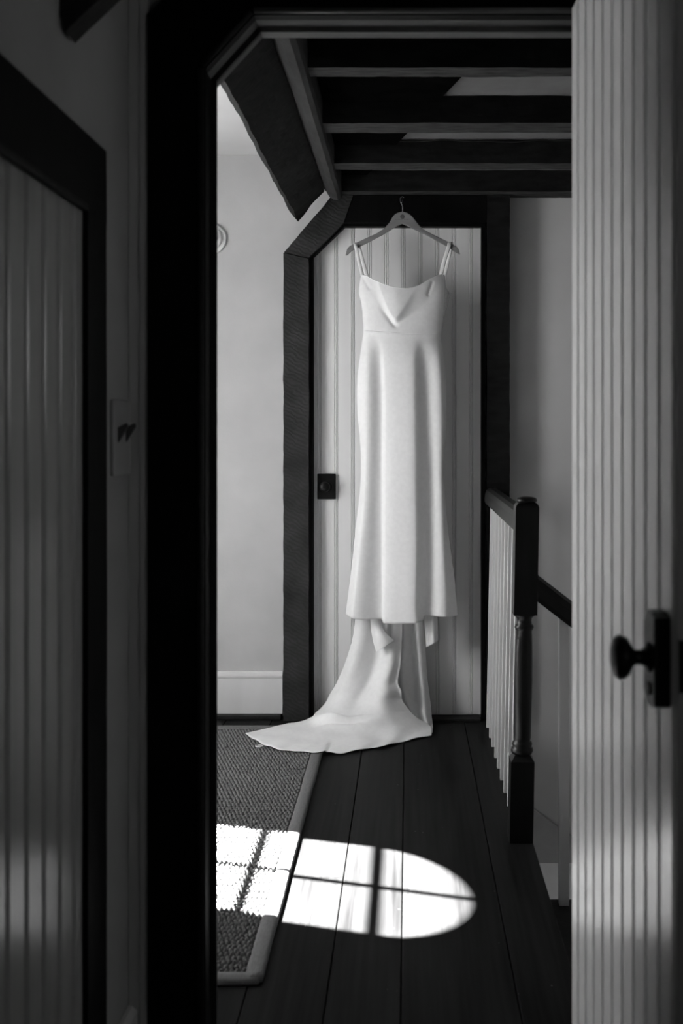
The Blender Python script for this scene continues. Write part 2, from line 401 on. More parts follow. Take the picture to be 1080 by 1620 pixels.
# --- beadboard doors: every board a part
def plank_profile(w, t, e=0):
    return [(0.0006, 0), (0.0006, t - .003), (.0022, t), (w - .0150 - e, t), (w - .0135, t - .0035 - e), (w - .0120 + e * .3, t - .0010), (w - .0095, t + .0004),
            (w - .0070 - e * .3, t - .0010), (w - .0055, t - .0035 - e), (w - .0040 + e, t), (w - .0016, t), (w - .0006, t - .003), (w - .0006, 0)]
def plank(name, origin, du, dn, w, t, z0, ztop, m, parent, e=0):
    """origin (x, y); du unit vector across, dn unit normal of the face"""
    bm = bmesh.new(); lo = []; hi = []
    for u, d in plank_profile(w, t, e):
        x = origin[0] + du[0] * u + dn[0] * d; y = origin[1] + du[1] * u + dn[1] * d
        lo.append(bm.verts.new((x, y, z0))); hi.append(bm.verts.new((x, y, ztop(u))))
    k = len(lo)
    for i in range(k): bm.faces.new((lo[i], lo[(i + 1) % k], hi[(i + 1) % k], hi[i]))
    bm.faces.new(lo[::-1]); bm.faces.new(hi)
    return frombm(name, bm, m, parent)

d1 = struct(empty('door_1'))
DW = .0702
for k in range(-2, 9):
    X0 = fx(534, 4.745) + DW * k - 0.0
    def zt(u, X0=X0):
        X = X0 + u
        return min(2.075, 1.955 + (X + .425) * .98)
    plank('plank', (X0, HF - .002), (1, 0), (0, -1), DW, .014, .014, zt, 'door_paint', d1)
# square iron rim plate and knob on the far door
c = at(516.5, 769.5, 4.745)
lp = boxo('lock_plate', (c.x - .0385, c.x + .0385, HF - .030, HF - .0165, c.z - .053, c.z + .053), 'iron', d1, .003)
bm = bmesh.new()
lathe(bm, [(.020, 0), (.020, -.004), (.008, -.008), (.008, -.022), (.015, -.027), (.021, -.033), (.022, -.040), (.018, -.047), (.008, -.050)], (c.x - .004, HF - .030, c.z), 'Y', 24)
frombm('door_knob', bm, 'iron', lp, True)
bm = bmesh.new()
tube(bm, [(c.x + .003 + .024 * math.cos(a), HF - .0305, c.z + .024 * math.sin(a)) for a in [i * 2 * math.pi / 32 for i in range(33)]], .0016, 6)
frombm('rosette', bm, 'iron', lp, True)

# near right door, swung toward the viewer
d2 = struct(empty('door_2'))
H0 = Vector((.298, 2.070)); L0 = Vector((.322, 1.370)); du = (L0 - H0).normalized(); dn = Vector((-abs(du[1]), -du[0] * 1.0)); dn = Vector((du[1], -du[0])); 
if dn[0] > 0: dn = -dn
bw = (L0 - H0).length / 10
for k in range(10):
    og = H0 + du * bw * k - dn * .014
    f_ = (lambda u, k=k: 1.965 if k < 8 else 1.965 - max(0, (bw * (k - 8) + u)) * 1.0)
    plank('plank', og, du, dn, bw, .014, .012, f_, 'gloss_paint', d2, .0018)
bk = bmesh.new()
a = H0 - dn * .0145; b = L0 - dn * .0145; e1 = a - dn * .022; e2 = b - dn * .022
def quadprism(bm, q, z0, z1):
    prism(bm, [tuple(v) for v in q], 'Z', z0, z1)
quadprism(bk, [a, b, e2, e1], .012, 1.82)
quadprism(bk, [a, a + du * .56, a + du * .56 - dn * .022, e1], 1.8201, 1.964)
frombm('backing_board', bk, 'plaster_grey', d2)
es = bmesh.new(); quadprism(es, [L0 + du * .0002 - dn * .0008, L0 + du * .0030 - dn * .0008, L0 + du * .0030 - dn * .0365, L0 + du * .0002 - dn * .0365], .012, 1.80)
frombm('edge_strip', es, 'outside_grey', d2)
# rim lock plate, knob, faceplate
kc = L0 + du * -.052
zc = .9135
R2 = Matrix.Identity(4)
def on_door(u, d, z):            # u from latch edge toward hinge, d out of the face
    p = L0 - du * u + dn * d; return Vector((p[0], p[1], z))
def door_block(name, u0, u1, dd0, dd1, poly_z, m, parent, bevel=.003):
    bm = bmesh.new(); lo = []; hi = []
    for (u, z) in poly_z:
        lo.append(bm.verts.new(on_door(u, dd0, z))); hi.append(bm.verts.new(on_door(u, dd1, z)))
    k = len(lo)
    for i in range(k): bm.faces.new((lo[i], lo[(i + 1) % k], hi[(i + 1) % k], hi[i]))
    bm.faces.new(lo[::-1]); bm.faces.new(hi)
    if bevel:
        es = [e for e in bm.edges if all(v in hi for v in e.verts)]
        bmesh.ops.bevel(bm, geom=es, offset=bevel, segments=2, affect='EDGES', profile=.6)
    return frombm(name, bm, m, parent)
u0, u1 = .0225, .080; z0, z1 = zc - .058, zc + .061; cc = .016
plate = door_block('lock_plate', 0, 0, .0005, .020, [(u0, z0 + cc * .3), (u0 + cc, z0), (u1 - cc, z0), (u1, z0 + cc), (u1, z1 - cc), (u1 - cc, z1), (u0 + cc, z1), (u0, z1 - cc * .3)], 'iron', d2)
kb = bmesh.new()
prof = [(.019, 0), (.019, .003), (.013, .006), (.0095, .010), (.0095, .018), (.014, .023), (.024, .028), (.0275, .034), (.0275, .039), (.023, .045), (.010, .048)]
o = on_door(.046, .020, zc + .004); rings = []
ax = Vector((dn[0], dn[1], 0)); ay = Vector((du[0], du[1], 0)); az = Vector((0, 0, 1))
for r, h in prof:
    rings.append([kb.verts.new(o + ax * h + (ay * math.cos(t) + az * math.sin(t)) * r) for t in [2 * math.pi * i / 28 for i in range(28)]])
for a_, b_ in zip(rings, rings[1:]):
    for i in range(28): kb.faces.new((a_[i], a_[(i + 1) % 28], b_[(i + 1) % 28], b_[i]))
kb.faces.new(rings[0]); kb.faces.new(rings[-1])
frombm('door_knob', kb, 'iron', plate, True)
door_block('keyhole_cover', 0, 0, .0205, .0235, [(.040, zc - .042), (.048, zc - .042), (.050, zc - .034), (.044, zc - .026), (.038, zc - .034)], 'iron', plate, 0)
bm = bmesh.new()
fc = [L0 + du * .0031 - dn * .004, L0 + du * .0055 - dn * .004, L0 + du * .0055 - dn * .030, L0 + du * .0031 - dn * .030]
prism(bm, [tuple(v) for v in fc], 'Z', .884, .947); frombm('latch_faceplate', bm, 'iron', d2)
for zz in (.35, 1.6):            # hinges at the far edge
    bm = bmesh.new(); lathe(bm, [(.006, zz - .04), (.006, zz + .04)], (H0[0] + .040, H0[1] + .006, 0), 'Z', 10); frombm('hinge', bm, 'iron', d2, True)

# low door in the left wall with black casing
d3 = struct(empty('door_3'))
pw = .0727
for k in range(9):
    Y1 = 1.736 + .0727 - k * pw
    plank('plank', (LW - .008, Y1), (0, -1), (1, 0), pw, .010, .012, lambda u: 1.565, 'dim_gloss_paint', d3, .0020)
YI = 1.786; YO = 1.896; YE = 1.155; cz0, cz1 = 1.552, 1.664
t6 = struct(empty('trim_6'))
prismo('side_casing', [(YI, .001), (YI, cz0), (YO, cz1), (YO + .002, 1.55), (YO, 1.53), (YO + .004, .9), (YO + .002, .001)], 'X', LW + .0008, LW + .011, 'black_wood', t6)
prismo('head_casing', [(YE, cz0), (YI, cz0), (YO, cz1), (YE - .12, cz1)], 'X', LW + .0008, LW + .011, 'black_wood', t6)
prismo('side_casing', [(YE, .001), (YE, cz0), (YE - .12, cz1), (YE - .12, .001)], 'X', LW + .0008, LW + .011, 'black_wood', t6)
boxo('bead', (LW + .004, LW + .014, YE, YI - .004, cz0 - .010, cz0 + .001), 'dark_wood', t6, .003)

# ================================================================== TIMBERS OVERHEAD
def jo(name, poly, axis, a, b, m, label, cat, group=None, seg=30, rough=.003, **k):
    bm = bmesh.new(); prism(bm, poly, axis, a, b, seg=seg, rough=rough, step=.025, **k)
    return tag(frombm(name, bm, m), label, cat, group)
JZ = 2.168
joists = [(3.04, 3.12, 'dark ceiling joist nearest the doorway head, first of four above the hall'),
          (3.59, 3.71, 'second dark ceiling joist back from the doorway, lower face pale with wear and painted-in floor light'),
          (4.13, 4.23, 'third dark ceiling joist back from the doorway, with a thin cable along its top'),
          (4.62, 4.745, 'farthest dark ceiling joist, right above the hanging dress and far door')]
for a, b, lab in joists:
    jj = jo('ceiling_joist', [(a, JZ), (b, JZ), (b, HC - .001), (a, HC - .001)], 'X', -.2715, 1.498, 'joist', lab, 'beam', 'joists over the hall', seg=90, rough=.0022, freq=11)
    jj.data.materials.append(M['worn_lit'])      # lower face paler from wear, with floor light put into the colour
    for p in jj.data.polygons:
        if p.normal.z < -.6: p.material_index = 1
# diagonal plank and rounded beam running away from the doorway
jo('sloping_plank', [(-.445, 2.048), (-.335, 2.170), (-.372, 2.207), (-.481, 2.09)], 'Y', 2.21, 4.62, 'joist',
   'broad rough dark plank tilted at the eave, left of the ceiling joists', 'beam', seg=60, rough=.006, freq=6)
jo('rounded_beam', [(-.384, 2.30), (-.384, 2.222), (-.333, 2.173), (-.324, 2.156), (-.305, 2.142), (-.285, 2.139), (-.272, 2.150), (-.268, 2.17), (-.268, 2.30)], 'Y', 2.20, 4.66, 'beam',
   'long round-edged beam carrying the left ends of the ceiling joists', 'beam', seg=60, rough=.0025, freq=8)
struct(boxo('wall_drop', (-.344, -.268, 2.20, HF - .001, 2.305, 2.45), 'plaster'))
# dark boarding filling the ceiling's left corner, with a slanting edge
bm = bmesh.new()
ed = lambda Y: .14 - .252 * (Y - 3.40)
segs = [(2.20, 3.035), (3.125, 3.585), (3.715, 4.125), (4.235, 4.615)]
tg = empty('ceiling_boarding'); tag(tg, 'black boarding with a slanting edge in the ceiling between the joists', 'boarding')
for a, b in segs:
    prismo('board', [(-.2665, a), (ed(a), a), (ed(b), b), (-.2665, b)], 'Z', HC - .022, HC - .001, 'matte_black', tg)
# thin cable on the third joist
pts = []
for i in range(60):
    px = 575 + i * 340 / 59
    zz = 222 + 1.4 * math.sin(i * .21) + .7 * math.sin(i * .5) if i > 4 else 222 - (4 - i) ** 2 * .9
    pts.append(at(px, zz + 1.0, 4.118))
bm = bmesh.new(); tube(bm, pts, .0024, 6); tag(frombm('cable', bm, 'dark_wood', None, True), 'thin dark cable running along the top of the third ceiling joist', 'cable')
# brace in the near room, top left of the view
YB = 1.725
B = lambda x, y: (fx(x, YB), fz(y, YB))
jo('corner_brace', [(LW + .001, 2.415), (LW + .001, fz(42, YB)), B(120, 68), B(190, 0), (B(190, 0)[0] + (2.415 - B(190, 0)[1]), 2.415)], 'Y', YB - .05, YB, 'dark_wood',
   'rough black timber brace end on the grey wall above the low door', 'beam', seg=4, rough=.002, endrough=False)

# ================================================================== STAIR RAILING
rail = empty('stair_railing'); tag(rail, 'landing balustrade with turned dark newel, dark handrails and white balusters', 'railing')
LEAN = .0185                     # the old balustrade leans a little to the right
def lean(o):
    for v in o.data.vertices: v.co.x += LEAN * v.co.z
    return o
NX, NY, hw = .329, 3.334, .034
bm = bmesh.new()
# base block
def sq(bm, r0, z0, r1, z1):
    a = [bm.verts.new((NX + sx * r0, NY + sy * r0, z0)) for sx, sy in ((-1, -1), (1, -1), (1, 1), (-1, 1))]
    b = [bm.verts.new((NX + sx * r1, NY + sy * r1, z1)) for sx, sy in ((-1, -1), (1, -1), (1, 1), (-1, 1))]
    for i in range(4): bm.faces.new((a[i], a[(i + 1) % 4], b[(i + 1) % 4], b[i]))
    return a, b
def block(z0, z1, t0, t1):       # square block with tapered ends
    bmb = bmesh.new()
    a, b = sq(bmb, hw - t0, z0, hw, z0 + t0 * 1.2); bmb.faces.new(a[::-1])
    c_, d_ = sq(bmb, hw, z0 + t0 * 1.2 + 1e-5, hw, z1 - t1 * 1.4)
    e_, f_ = sq(bmb, hw, z1 - t1 * 1.4 + 1e-5, hw - t1, z1); bmb.faces.new(f_)
    bmesh.ops.remove_doubles(bmb, verts=bmb.verts, dist=1e-4)
    return bmb
b1 = block(.0005, .252, 0, .012); n1 = lean(frombm('newel_base', b1, 'rail_wood', rail))
zs = fz(975, 3.3)
bmt = bmesh.new()
lathe(bmt, [(.022, .250), (.030, .254), (.033, .262), (.031, .270), (.027, .272), (.030, .280), (.028, .287), (.0235, .290), (.0255, .300), (.0265, .38), (.0275, .46), (.0265, .52), (.0248, .58),
            (.0236, .612), (.026, .616), (.0285, .622), (.027, .628), (.0225, .632), (.0215, .642), (.023, .650), (.030, .656), (.031, .6605)], (NX, NY, 0), 'Z', 32)
lean(frombm('newel_turning', bmt, 'rail_wood', rail, True))
bu = bmesh.new(); box(bu, NX - hw, NX + hw, NY - hw, NY + hw, .661, .990)
tops = [e for e in bu.edges if all(v.co.z > .9 for v in e.verts)] + [e for e in bu.edges if abs(e.verts[0].co.z - e.verts[1].co.z) > .1]
bmesh.ops.bevel(bu, geom=[e for e in bu.edges if all(v.co.z > .9 for v in e.verts)], offset=.018, segments=6, affect='EDGES', profile=.5)
lean(frombm('newel_block', bu, 'rail_wood', rail))
bmt = bmesh.new(); lathe(bmt, [(.024, .986), (.031, .991), (.031, .996), (.027, 1.001), (.016, 1.004), (.006, 1.005)], (NX, NY, 0), 'Z', 24); lean(frombm('newel_cap', bmt, 'rail_wood', rail, True))
# level handrail to the far post (rounded top)
hp = [(-.029, 0), (.029, 0), (.031, .012), (.030, .038), (.024, .054), (.012, .062), (-.012, .062), (-.024, .054), (-.030, .038), (-.031, .012)]
bm = bmesh.new(); prism(bm, [(NX + a, .900 + b) for a, b in hp], 'Y', NY + hw + .0005, PF - .005, seg=1)
hr = frombm('handrail', bm, 'rail_wood', rail); lean(hr)
# sloping handrail down the stairs, with wreathed face
sl = -.77; bm = bmesh.new(); xa, xb = NX + hw + .014, 1.30
ringA = [bm.verts.new((xa, NY + a, .700 + b * 1.25 - 0)) for a, b in hp]; ringB = [bm.verts.new((xb, NY + a, .700 + b * 1.25 + sl * (xb - xa))) for a, b in hp]
k = len(hp)
for i in range(k): bm.faces.new((ringA[i], ringA[(i + 1) % k], ringB[(i + 1) % k], ringB[i]))
bm.faces.new(ringA); bm.faces.new(ringB[::-1]); frombm('handrail', bm, 'rail_wood', rail)
# balusters
proto = None
for i, by in enumerate([132, 1276, 1255, 1235, 1216.5, 1199.7, 1182, 1167.7, 1151.7]):
    Y = 3.488 if i == 0 else 2160 / (by - 680)
    o = lean(boxo('baluster', (.3165, .3365, Y, Y + .020, .0005, .8995), 'white_paint', rail))
for i in range(4):
    xb = .442 + i * .105; bx0 = xb; st = 0 if xb < .60 else (1 if xb < .84 else 2)
    zt = .700 + sl * (bx0 - xa) + .004; zb = -.19 * (st + 1)
    if bx0 < .84: boxo('baluster', (bx0, bx0 + .028, NY - .014, NY + .014, zb + .0005, zt), 'white_paint', rail)

# ================================================================== STAIRS
st = empty('staircase'); tag(st, 'dark wooden stairs descending to the right of the newel, mostly hidden by the open door', 'stairs')
for k in range(1, 5):
    x0 = .366 + (k - 1) * .235
    boxo('tread', (x0, x0 + .26 if k < 4 else x0 + .25, 2.205, 3.372, -.19 * k - .03, -.19 * k), 'dark_wood', st, .004)
    boxo('riser', (x0 - .0105, x0 - .0012, 2.206, 3.366, -.19 * k + .0005, -.19 * (k - 1) - (.0315 if k > 1 else .024)), 'black_wood', st)

# ================================================================== RUG
rug = empty('area_rug'); tag(rug, 'grey woven sisal rug with a cloth bound edge, lying beside the hall window patch', 'rug')
RX0, RX1, RY0, RY1 = -1.32, -.316, 2.455, 4.572; bwid = .042
boxo('backing', (RX0 + .01, RX1 - .01, RY0 + .01, RY1 - .01, .0008, .0068), 'sisal_dark', rug)
def bind(x0, x1, y0, y1, rc=0):
    # rounded strip with a slight unevenness
    bm = bmesh.new(); L = max(x1 - x0, y1 - y0); nseg = int(L / .02); alongY = (y1 - y0) > (x1 - x0)
    prof = [(-.5, .0012), (-.5, .006), (-.44, .0105), (-.3, .0135), (0, .0150), (.3, .0145), (.44, .012), (.5, .007), (.5, .0012)]
    rings = []
    for k in range(nseg + 1):
        t = k / nseg; r = []
        for u, h in prof:
            wv_ = noise.noise(Vector((t * L * 5, u, 3))) * .002
            if alongY:
                yy = y0 + t * L; xx = (x0 + x1) / 2 + u * (x1 - x0) + wv_
                r.append(bm.verts.new((xx, yy, h)))
            else:
                xx = x0 + t * L; r.append(bm.verts.new((xx, (y0 + y1) / 2 + u * (y1 - y0) + wv_, h)))
        rings.append(r)
    kk = len(prof)
    for a, b in zip(rings, rings[1:]):
        for i in range(kk): bm.faces.new((a[i], a[(i + 1) % kk], b[(i + 1) % kk], b[i]))
    bm.faces.new(rings[0]); bm.faces.new(rings[-1][::-1])
    frombm('binding', bm, 'rug_binding', rug, True)
bind(RX1 - bwid, RX1, RY0 + .012, RY1)
bind(RX0, RX1 - .006, RY0, RY0 + bwid); bind(RX0, RX1 - .044, RY1 - bwid, RY1); bind(RX0, RX0 + bwid, RY0 + .044, RY1 - .044)
# weave: thousands of knots, one mesh
px_, py_ = .0125, .0195
prof = [(1.0, 0.0), (.82, .55), (.45, .92)]
NS = 6
uv = []
for r, h in prof:
    for i in range(NS):
        t = 2 * math.pi * (i + .5) / NS; uv.append((r * math.cos(t), r * math.sin(t), h))
uv.append((0, 0, 1.0)); uv = np.array(uv)
fc = []
for a in range(2):
    for i in range(NS): fc.append((a * NS + i, a * NS + (i + 1) % NS, (a + 1) * NS + (i + 1) % NS, (a + 1) * NS + i))
ft = [(2 * NS + i, 2 * NS + (i + 1) % NS, 3 * NS) for i in range(NS)]
cx, cy = [], []
ny = int((RY1 - RY0 - 2 * bwid) / py_); nx = int((RX1 - RX0 - 2 * bwid) / px_)
V = []; Fc = []; c0 = 0
rs = np.random.RandomState(3)
for j in range(ny):
    for i in range(nx):
        x = RX1 - bwid - px_ * (i + .3 + (.5 if j % 2 else 0)); y = RY0 + bwid + py_ * (j + .4)
        if x < RX0 + bwid: continue
        x += rs.normal(0, .0008); y += rs.normal(0, .0008)
        a = .22 * (1 if j % 2 else -1) + rs.normal(0, .10); ca, sa = math.cos(a), math.sin(a)
        rx, ry, hh = px_ * .50, py_ * .47, .0082 + rs.uniform(-.0012, .0018)
        p = uv * (rx, ry, hh); q = p.copy(); q[:, 0] = p[:, 0] * ca - p[:, 1] * sa; q[:, 1] = p[:, 0] * sa + p[:, 1] * ca
        q += (x, y, .0055); V.append(q)
        Fc += [tuple(c0 + k for k in f) for f in fc] + [tuple(c0 + k for k in f) for f in ft]; c0 += len(uv)
V = np.concatenate(V); me = bpy.data.meshes.new('weave'); me.from_pydata(V.tolist(), [], Fc)
wo = put('weave', me, 'sisal', rug, True); wo['kind'] = 'stuff'

# ================================================================== DRESS ON HANGER
YD = 4.600
hg = empty('clothes_hanger'); tag(hg, 'pale wooden clothes hanger hooked on the lintel above the far door', 'hanger')
up = [(546.5, 403.7), (549, 394), (553, 389.5), (560, 386), (577, 378), (595.6, 369.4), (608.5, 361), (616, 352), (621.5, 342.6), (625, 339), (629, 336.8), (636, 335), (643.7, 336.7), (648, 339), (651.5, 342), (657.6, 350), (667.8, 362), (684.4, 371), (710, 383.5), (722.4, 390.7), (725.5, 395), (727.3, 402.5)]
dnl = [(721.5, 400), (710, 391.7), (688, 379.6), (669.6, 370), (654.8, 363), (645.6, 358.3), (636, 354), (627, 358.3), (617.8, 364), (604.8, 372), (586, 381.5), (567.8, 390.7), (556.7, 397), (549, 404)]
poly = [(fx(a, YD), fz(b, YD)) for a, b in up + dnl]
bm = bmesh.new()
f0 = bm.faces.new([bm.verts.new((x, YD - .006, z)) for x, z in poly])
r = bmesh.ops.extrude_face_region(bm, geom=[f0]); vs = [e for e in r['geom'] if isinstance(e, bmesh.types.BMVert)]
for v in vs: v.co.y = YD + .006
bmesh.ops.bevel(bm, geom=[e for e in bm.edges if abs(e.verts[0].co.y - e.verts[1].co.y) < 1e-6], offset=.0025, segments=2, affect='EDGES')
frombm('hanger_body', bm, 'hanger_wood', hg)
c = at(636, 342.8, YD - .0062); bm = bmesh.new(); lathe(bm, [(.0085, 0), (.0085, -.0006), (.0078, -.0012)], c, 'Y', 20); frombm('emblem', bm, 'hanger_mark', hg)
bm = bmesh.new()
for i in range(15):
    x = fx(625 + i * 1.55, YD); z = fz(348 + .25 * math.sin(i * 2.1), YD); box(bm, x, x + .0022, YD - .0068, YD - .006, z, z + .0014 + .0008 * (i % 3 == 0))
frombm('lettering', bm, 'hanger_mark', hg)
hk = [at(636.5, 338, YD), at(636.6, 327, YD), at(635.2, 323.5, YD), at(633.6, 320, YD), at(632.8, 317, YD), at(633, 313.6, YD), at(634.6, 311.6, YD), at(636.8, 311.2, YD), at(638.6, 312.6, YD)]
hk = [v + Vector((0, 0, 0)) for v in hk]
bm = bmesh.new(); tube(bm, hk, .0011, 8); frombm('hook', bm, 'steel', hg, True)
nb = at(636.0, 313.4, YD); bm = bmesh.new(); lathe(bm, [(.0014, -.010), (.0014, .088)], (nb.x, YD, nb.z - .0005), 'Y', 8)
tag(frombm('nail', bm, 'iron', None, True), 'small iron nail in the black lintel that carries the hanger', 'nail')

dress = empty('wedding_dress'); tag(dress, 'long white cowl-neck wedding dress with train, hanging in front of the far door', 'dress')
def interp(tbl, y):
    a = np.array(tbl, float); ys = a[:, 0]
    out = []
    for c in range(1, a.shape[1]): out.append(pchip(ys, a[:, c], y))
    return out[0] if len(out) == 1 else out
def pchip(x, y, q):
    x = np.asarray(x, float); y = np.asarray(y, float); h = np.diff(x); d = np.diff(y) / h; m_ = np.zeros(len(x))
    for i in range(1, len(x) - 1):
        if d[i - 1] * d[i] > 0:
            w1 = 2 * h[i] + h[i - 1]; w2 = h[i] + 2 * h[i - 1]; m_[i] = (w1 + w2) / (w1 / d[i - 1] + w2 / d[i])
    m_[0] = d[0]; m_[-1] = d[-1]
    q = np.clip(q, x[0], x[-1]); k = np.clip(np.searchsorted(x, q) - 1, 0, len(x) - 2)
    t = (q - x[k]) / h[k]
    return (1 + 2 * t) * (1 - t) ** 2 * y[k] + t * (1 - t) ** 2 * h[k] * m_[k] + t * t * (3 - 2 * t) * y[k + 1] + t * t * (t - 1) * h[k] * m_[k + 1]

LEFT = [(430, 571), (434, 570.5), (448, 568), (462, 567), (482, 571.5), (507, 573.6), (525, 574.5), (540, 572.5), (553, 570.7), (576, 567.5), (601, 564.8), (631, 564.2), (662, 565.6), (692, 568.7), (723, 570.5), (753, 570.3), (770, 569.5), (800, 566.4), (831, 562.6), (892, 556.5), (943, 550.4), (978, 546)]
RIGHT = [(430, 700.5), (434, 701), (445, 703), (466, 704), (482, 703), (500, 701), (523, 698), (530, 697), (547, 700), (576, 703.2), (601, 705), (641, 706), (682, 705.6), (712, 703), (743, 701.5), (764, 702.7), (800, 705), (831, 707.5), (882, 714), (923, 719.4), (978, 724)]
# fold positions down the skirt: ridge1, valley1, centre left, centre right, valley2, ridge2 (px), then heights (mm toward the viewer)
FOLD = [(520, 584, 596, 606, 655, 668, 688), (560, 581.5, 600, 608, 655, 672, 694), (650, 581, 603, 611, 656, 676, 698), (780, 578, 602.5, 610, 658, 679, 699), (880, 569, 603, 610, 659, 677, 701), (950, 562, 604, 608.5, 658, 673, 703), (980, 560, 604, 608, 660, 672, 703)]
AMP = [(520, 0), (532, 1.5), (545, 7), (575, 20), (650, 25), (780, 30), (900, 38), (980, 44)]
def skirt_h(xp, yp, xl, xr):
    f = [float(pchip([r[0] for r in FOLD], [r[i] for r in FOLD], np.array(yp))) for i in range(1, 7)]
    A = float(pchip([a[0] for a in AMP], [a[1] for a in AMP], np.array(yp))) / 1000
    kx = [xl, f[0], f[1], f[2], (f[2] + f[3]) / 2, f[3] - 3, f[4], f[5], xr]
    kh = [0, .80, .02, .52, .98, 1.22, .16, .85, 0]
    base = .045 - .013 * min(1, max(0, (yp - 524) / 60))
    u = np.clip((xp - xl) / (xr - xl), 0, 1)
    rd = base * np.clip(4 * u * (1 - u), 0, 1) ** .6
    return rd + A * pchip(kx, kh, xp)
def sheet(name, P, m='crepe', parent=None, thick=.0018, closed=False, wrapu=False):
    R, C = P.shape[:2]; me = bpy.data.meshes.new(name)
    idx = lambda r, c: r * C + (c % C)
    fs = [(idx(r, c), idx(r, c + 1), idx(r + 1, c + 1), idx(r + 1, c)) for r in range(R - 1) for c in range(C if wrapu else C - 1)]
    me.from_pydata(P.reshape(-1, 3).tolist(), [], fs)
    o = put(name, me, m, parent, True)
    if thick:
        s = o.modifiers.new('thick', 'SOLIDIFY'); s.thickness = thick; s.offset = 0
    return o
# ---- skirt: closed tube, seam at waist to flared hem
yw = lambda x: 522.5 + 5.5 * np.clip((x - 574) / 60, 0, 1) ** .8 + .5
R, CF, CB = 130, 170, 50
rows = []
for r in range(R):
    s = r / (R - 1)
    yb = 524 + (977 - 524) * s
    xl = float(interp(LEFT, np.array(yb))); xr = float(interp(RIGHT, np.array(yb)))
    u = (1 - np.cos(np.linspace(0, 1, CF) * math.pi)) / 2 * .35 + np.linspace(0, 1, CF) * .65
    xp = xl + (xr - xl) * u
    h = skirt_h(xp, yb, xl, xr)
    # hem line: centre panel hangs lower
    hem = pchip([546, 560, 578, 600, 604.5, 606, 636, 668, 671, 690, 724], [973.5, 976.5, 978.5, 978, 979, 983.5, 982.5, 979.5, 972.5, 973, 975], xp)
    top = yw(xp)
    yp = top + (hem - top) * s
    Yc = YD - .004 - h
    X = (xp - 645) / F * (YD - .02); Z = 1.2 + (680 - yp) / F * (YD - .02)
    # compensate depth so that the silhouette keeps its width
    sc = 1.0
    front = np.stack([X, Yc, Z], 1)
    ub = np.linspace(1, 0, CB + 2)[1:-1]
    xb = xl + (xr - xl) * ub; hb = .028 * (4 * ub * (1 - ub)) ** .5 + .012 * s * np.sin(ub * 19)
    yb_ = pchip([xl, xr], [yp[0], yp[-1]], xb)
    back = np.stack([(xb - 645) / F * (YD - .02), YD + .004 + np.clip(hb, .001, 1), 1.2 + (680 - yb_) / F * (YD - .02)], 1)
    rows.append(np.concatenate([front, back]))
up0 = rows[0].copy(); up0[:, 2] += .012; up0[:, 1] += np.where(up0[:, 1] < YD, .004, -.001)
sheet('skirt', np.array([up0] + rows), parent=dress, wrapu=True, thick=.0006)
# ---- bodice front with cowl
R = 110
NECK = ([570.5, 580, 591, 611.5, 625, 638, 650, 660, 680.7, 692, 701], [434, 437, 443.5, 452.7, 456.6, 458, 457, 453.7, 441.5, 436, 433.5])
def seg_d(px, py, pts):
    best = np.full(px.shape, 1e9); side = None; tt = np.zeros(px.shape)
    n_ = len(pts) - 1
    for i in range(n_):
        a = np.array(pts[i], float); b = np.array(pts[i + 1], float); ab = b - a
        t = np.clip(((px - a[0]) * ab[0] + (py - a[1]) * ab[1]) / ab.dot(ab), 0, 1)
        d = np.hypot(px - a[0] - t * ab[0], py - a[1] - t * ab[1])
        m_ = d < best; best = np.where(m_, d, best); tt = np.where(m_, (i + t) / n_, tt)
    return best, tt
VL = [(574, 440), (586, 462), (601, 485), (614, 503), (625, 517)]
VR = [(625, 517), (640, 508), (658, 494), (676, 478), (690, 458), (699, 440)]
def cowl(px, py):
    vline = pchip([574, 586, 601, 614, 625, 640, 658, 676, 690, 699], [440, 462, 485, 503, 517, 508, 494, 478, 458, 440], px)
    neck = pchip(*NECK, px)
    wd = pchip([570, 590, 606, 618, 632, 660, 700], [60, 50, 24, 12, 18, 40, 44], px)
    inside = np.clip((vline - py) / wd, 0, 1); vsoft = pchip([570, 600, 628, 660, 701], [436, 480, 509, 486, 434], px); dep = np.clip((vsoft - neck) / 58, 0, 1)
    s = inside * inside * (3 - 2 * inside)
    dome = .021 * dep ** 1.3 * s
    dl, tl = seg_d(px, py, VL); dr, tr = seg_d(px, py, VR)
    gr = -.013 * np.exp(-(dl / 4.5) ** 2) * np.clip(tl * 2.2 - 1.05, 0, 1) - .004 * np.exp(-(dr / 8) ** 2) * np.clip(1.05 - tr, 0, 1)
    # tucks near the strap ends
    d1_, t1 = seg_d(px, py, [(573, 437), (584, 456)]); d2_, t2 = seg_d(px, py, [(683, 448), (677, 466)])
    tk = -.0022 * np.exp(-(d1_ / 3.2) ** 2) - .0038 * np.exp(-(d2_ / 3.0) ** 2)
    # second drape line above the main fold
    return dome + gr + tk + .002 * dep * s * np.sin((py - neck) / 9.0)
rows = []
for r in range(R):
    s = r / (R - 1)
    u = np.linspace(0, 1, CF)
    yb = 434 + (526 - 434) * s
    xl = float(interp(LEFT, np.array(yb))); xr = float(interp(RIGHT, np.array(yb)))
    xp = xl + (xr - xl) * u
    nk = pchip(*NECK, xp); bt = yw(xp) + .4
    yp = nk + (bt - nk) * s
    h = (.040 + .008 * s) * np.clip(4 * u * (1 - u), 0, 1) ** .55 + cowl(xp, yp)
    q_ = min(1, max(0, (s - .55) / .45)); q_ = q_ * q_ * (3 - 2 * q_)
    h = h * (1 - q_) + (np.clip(4 * u * (1 - u), 0, 1) ** .6 * .045 + .0016) * q_
    rows.append(np.stack([(xp - 645) / F * (YD - .02), YD - .003 - h, 1.2 + (680 - yp) / F * (YD - .02)], 1))
front_edge = rows[0].copy()
sheet('bodice', np.array(rows), parent=dress, thick=.0006)
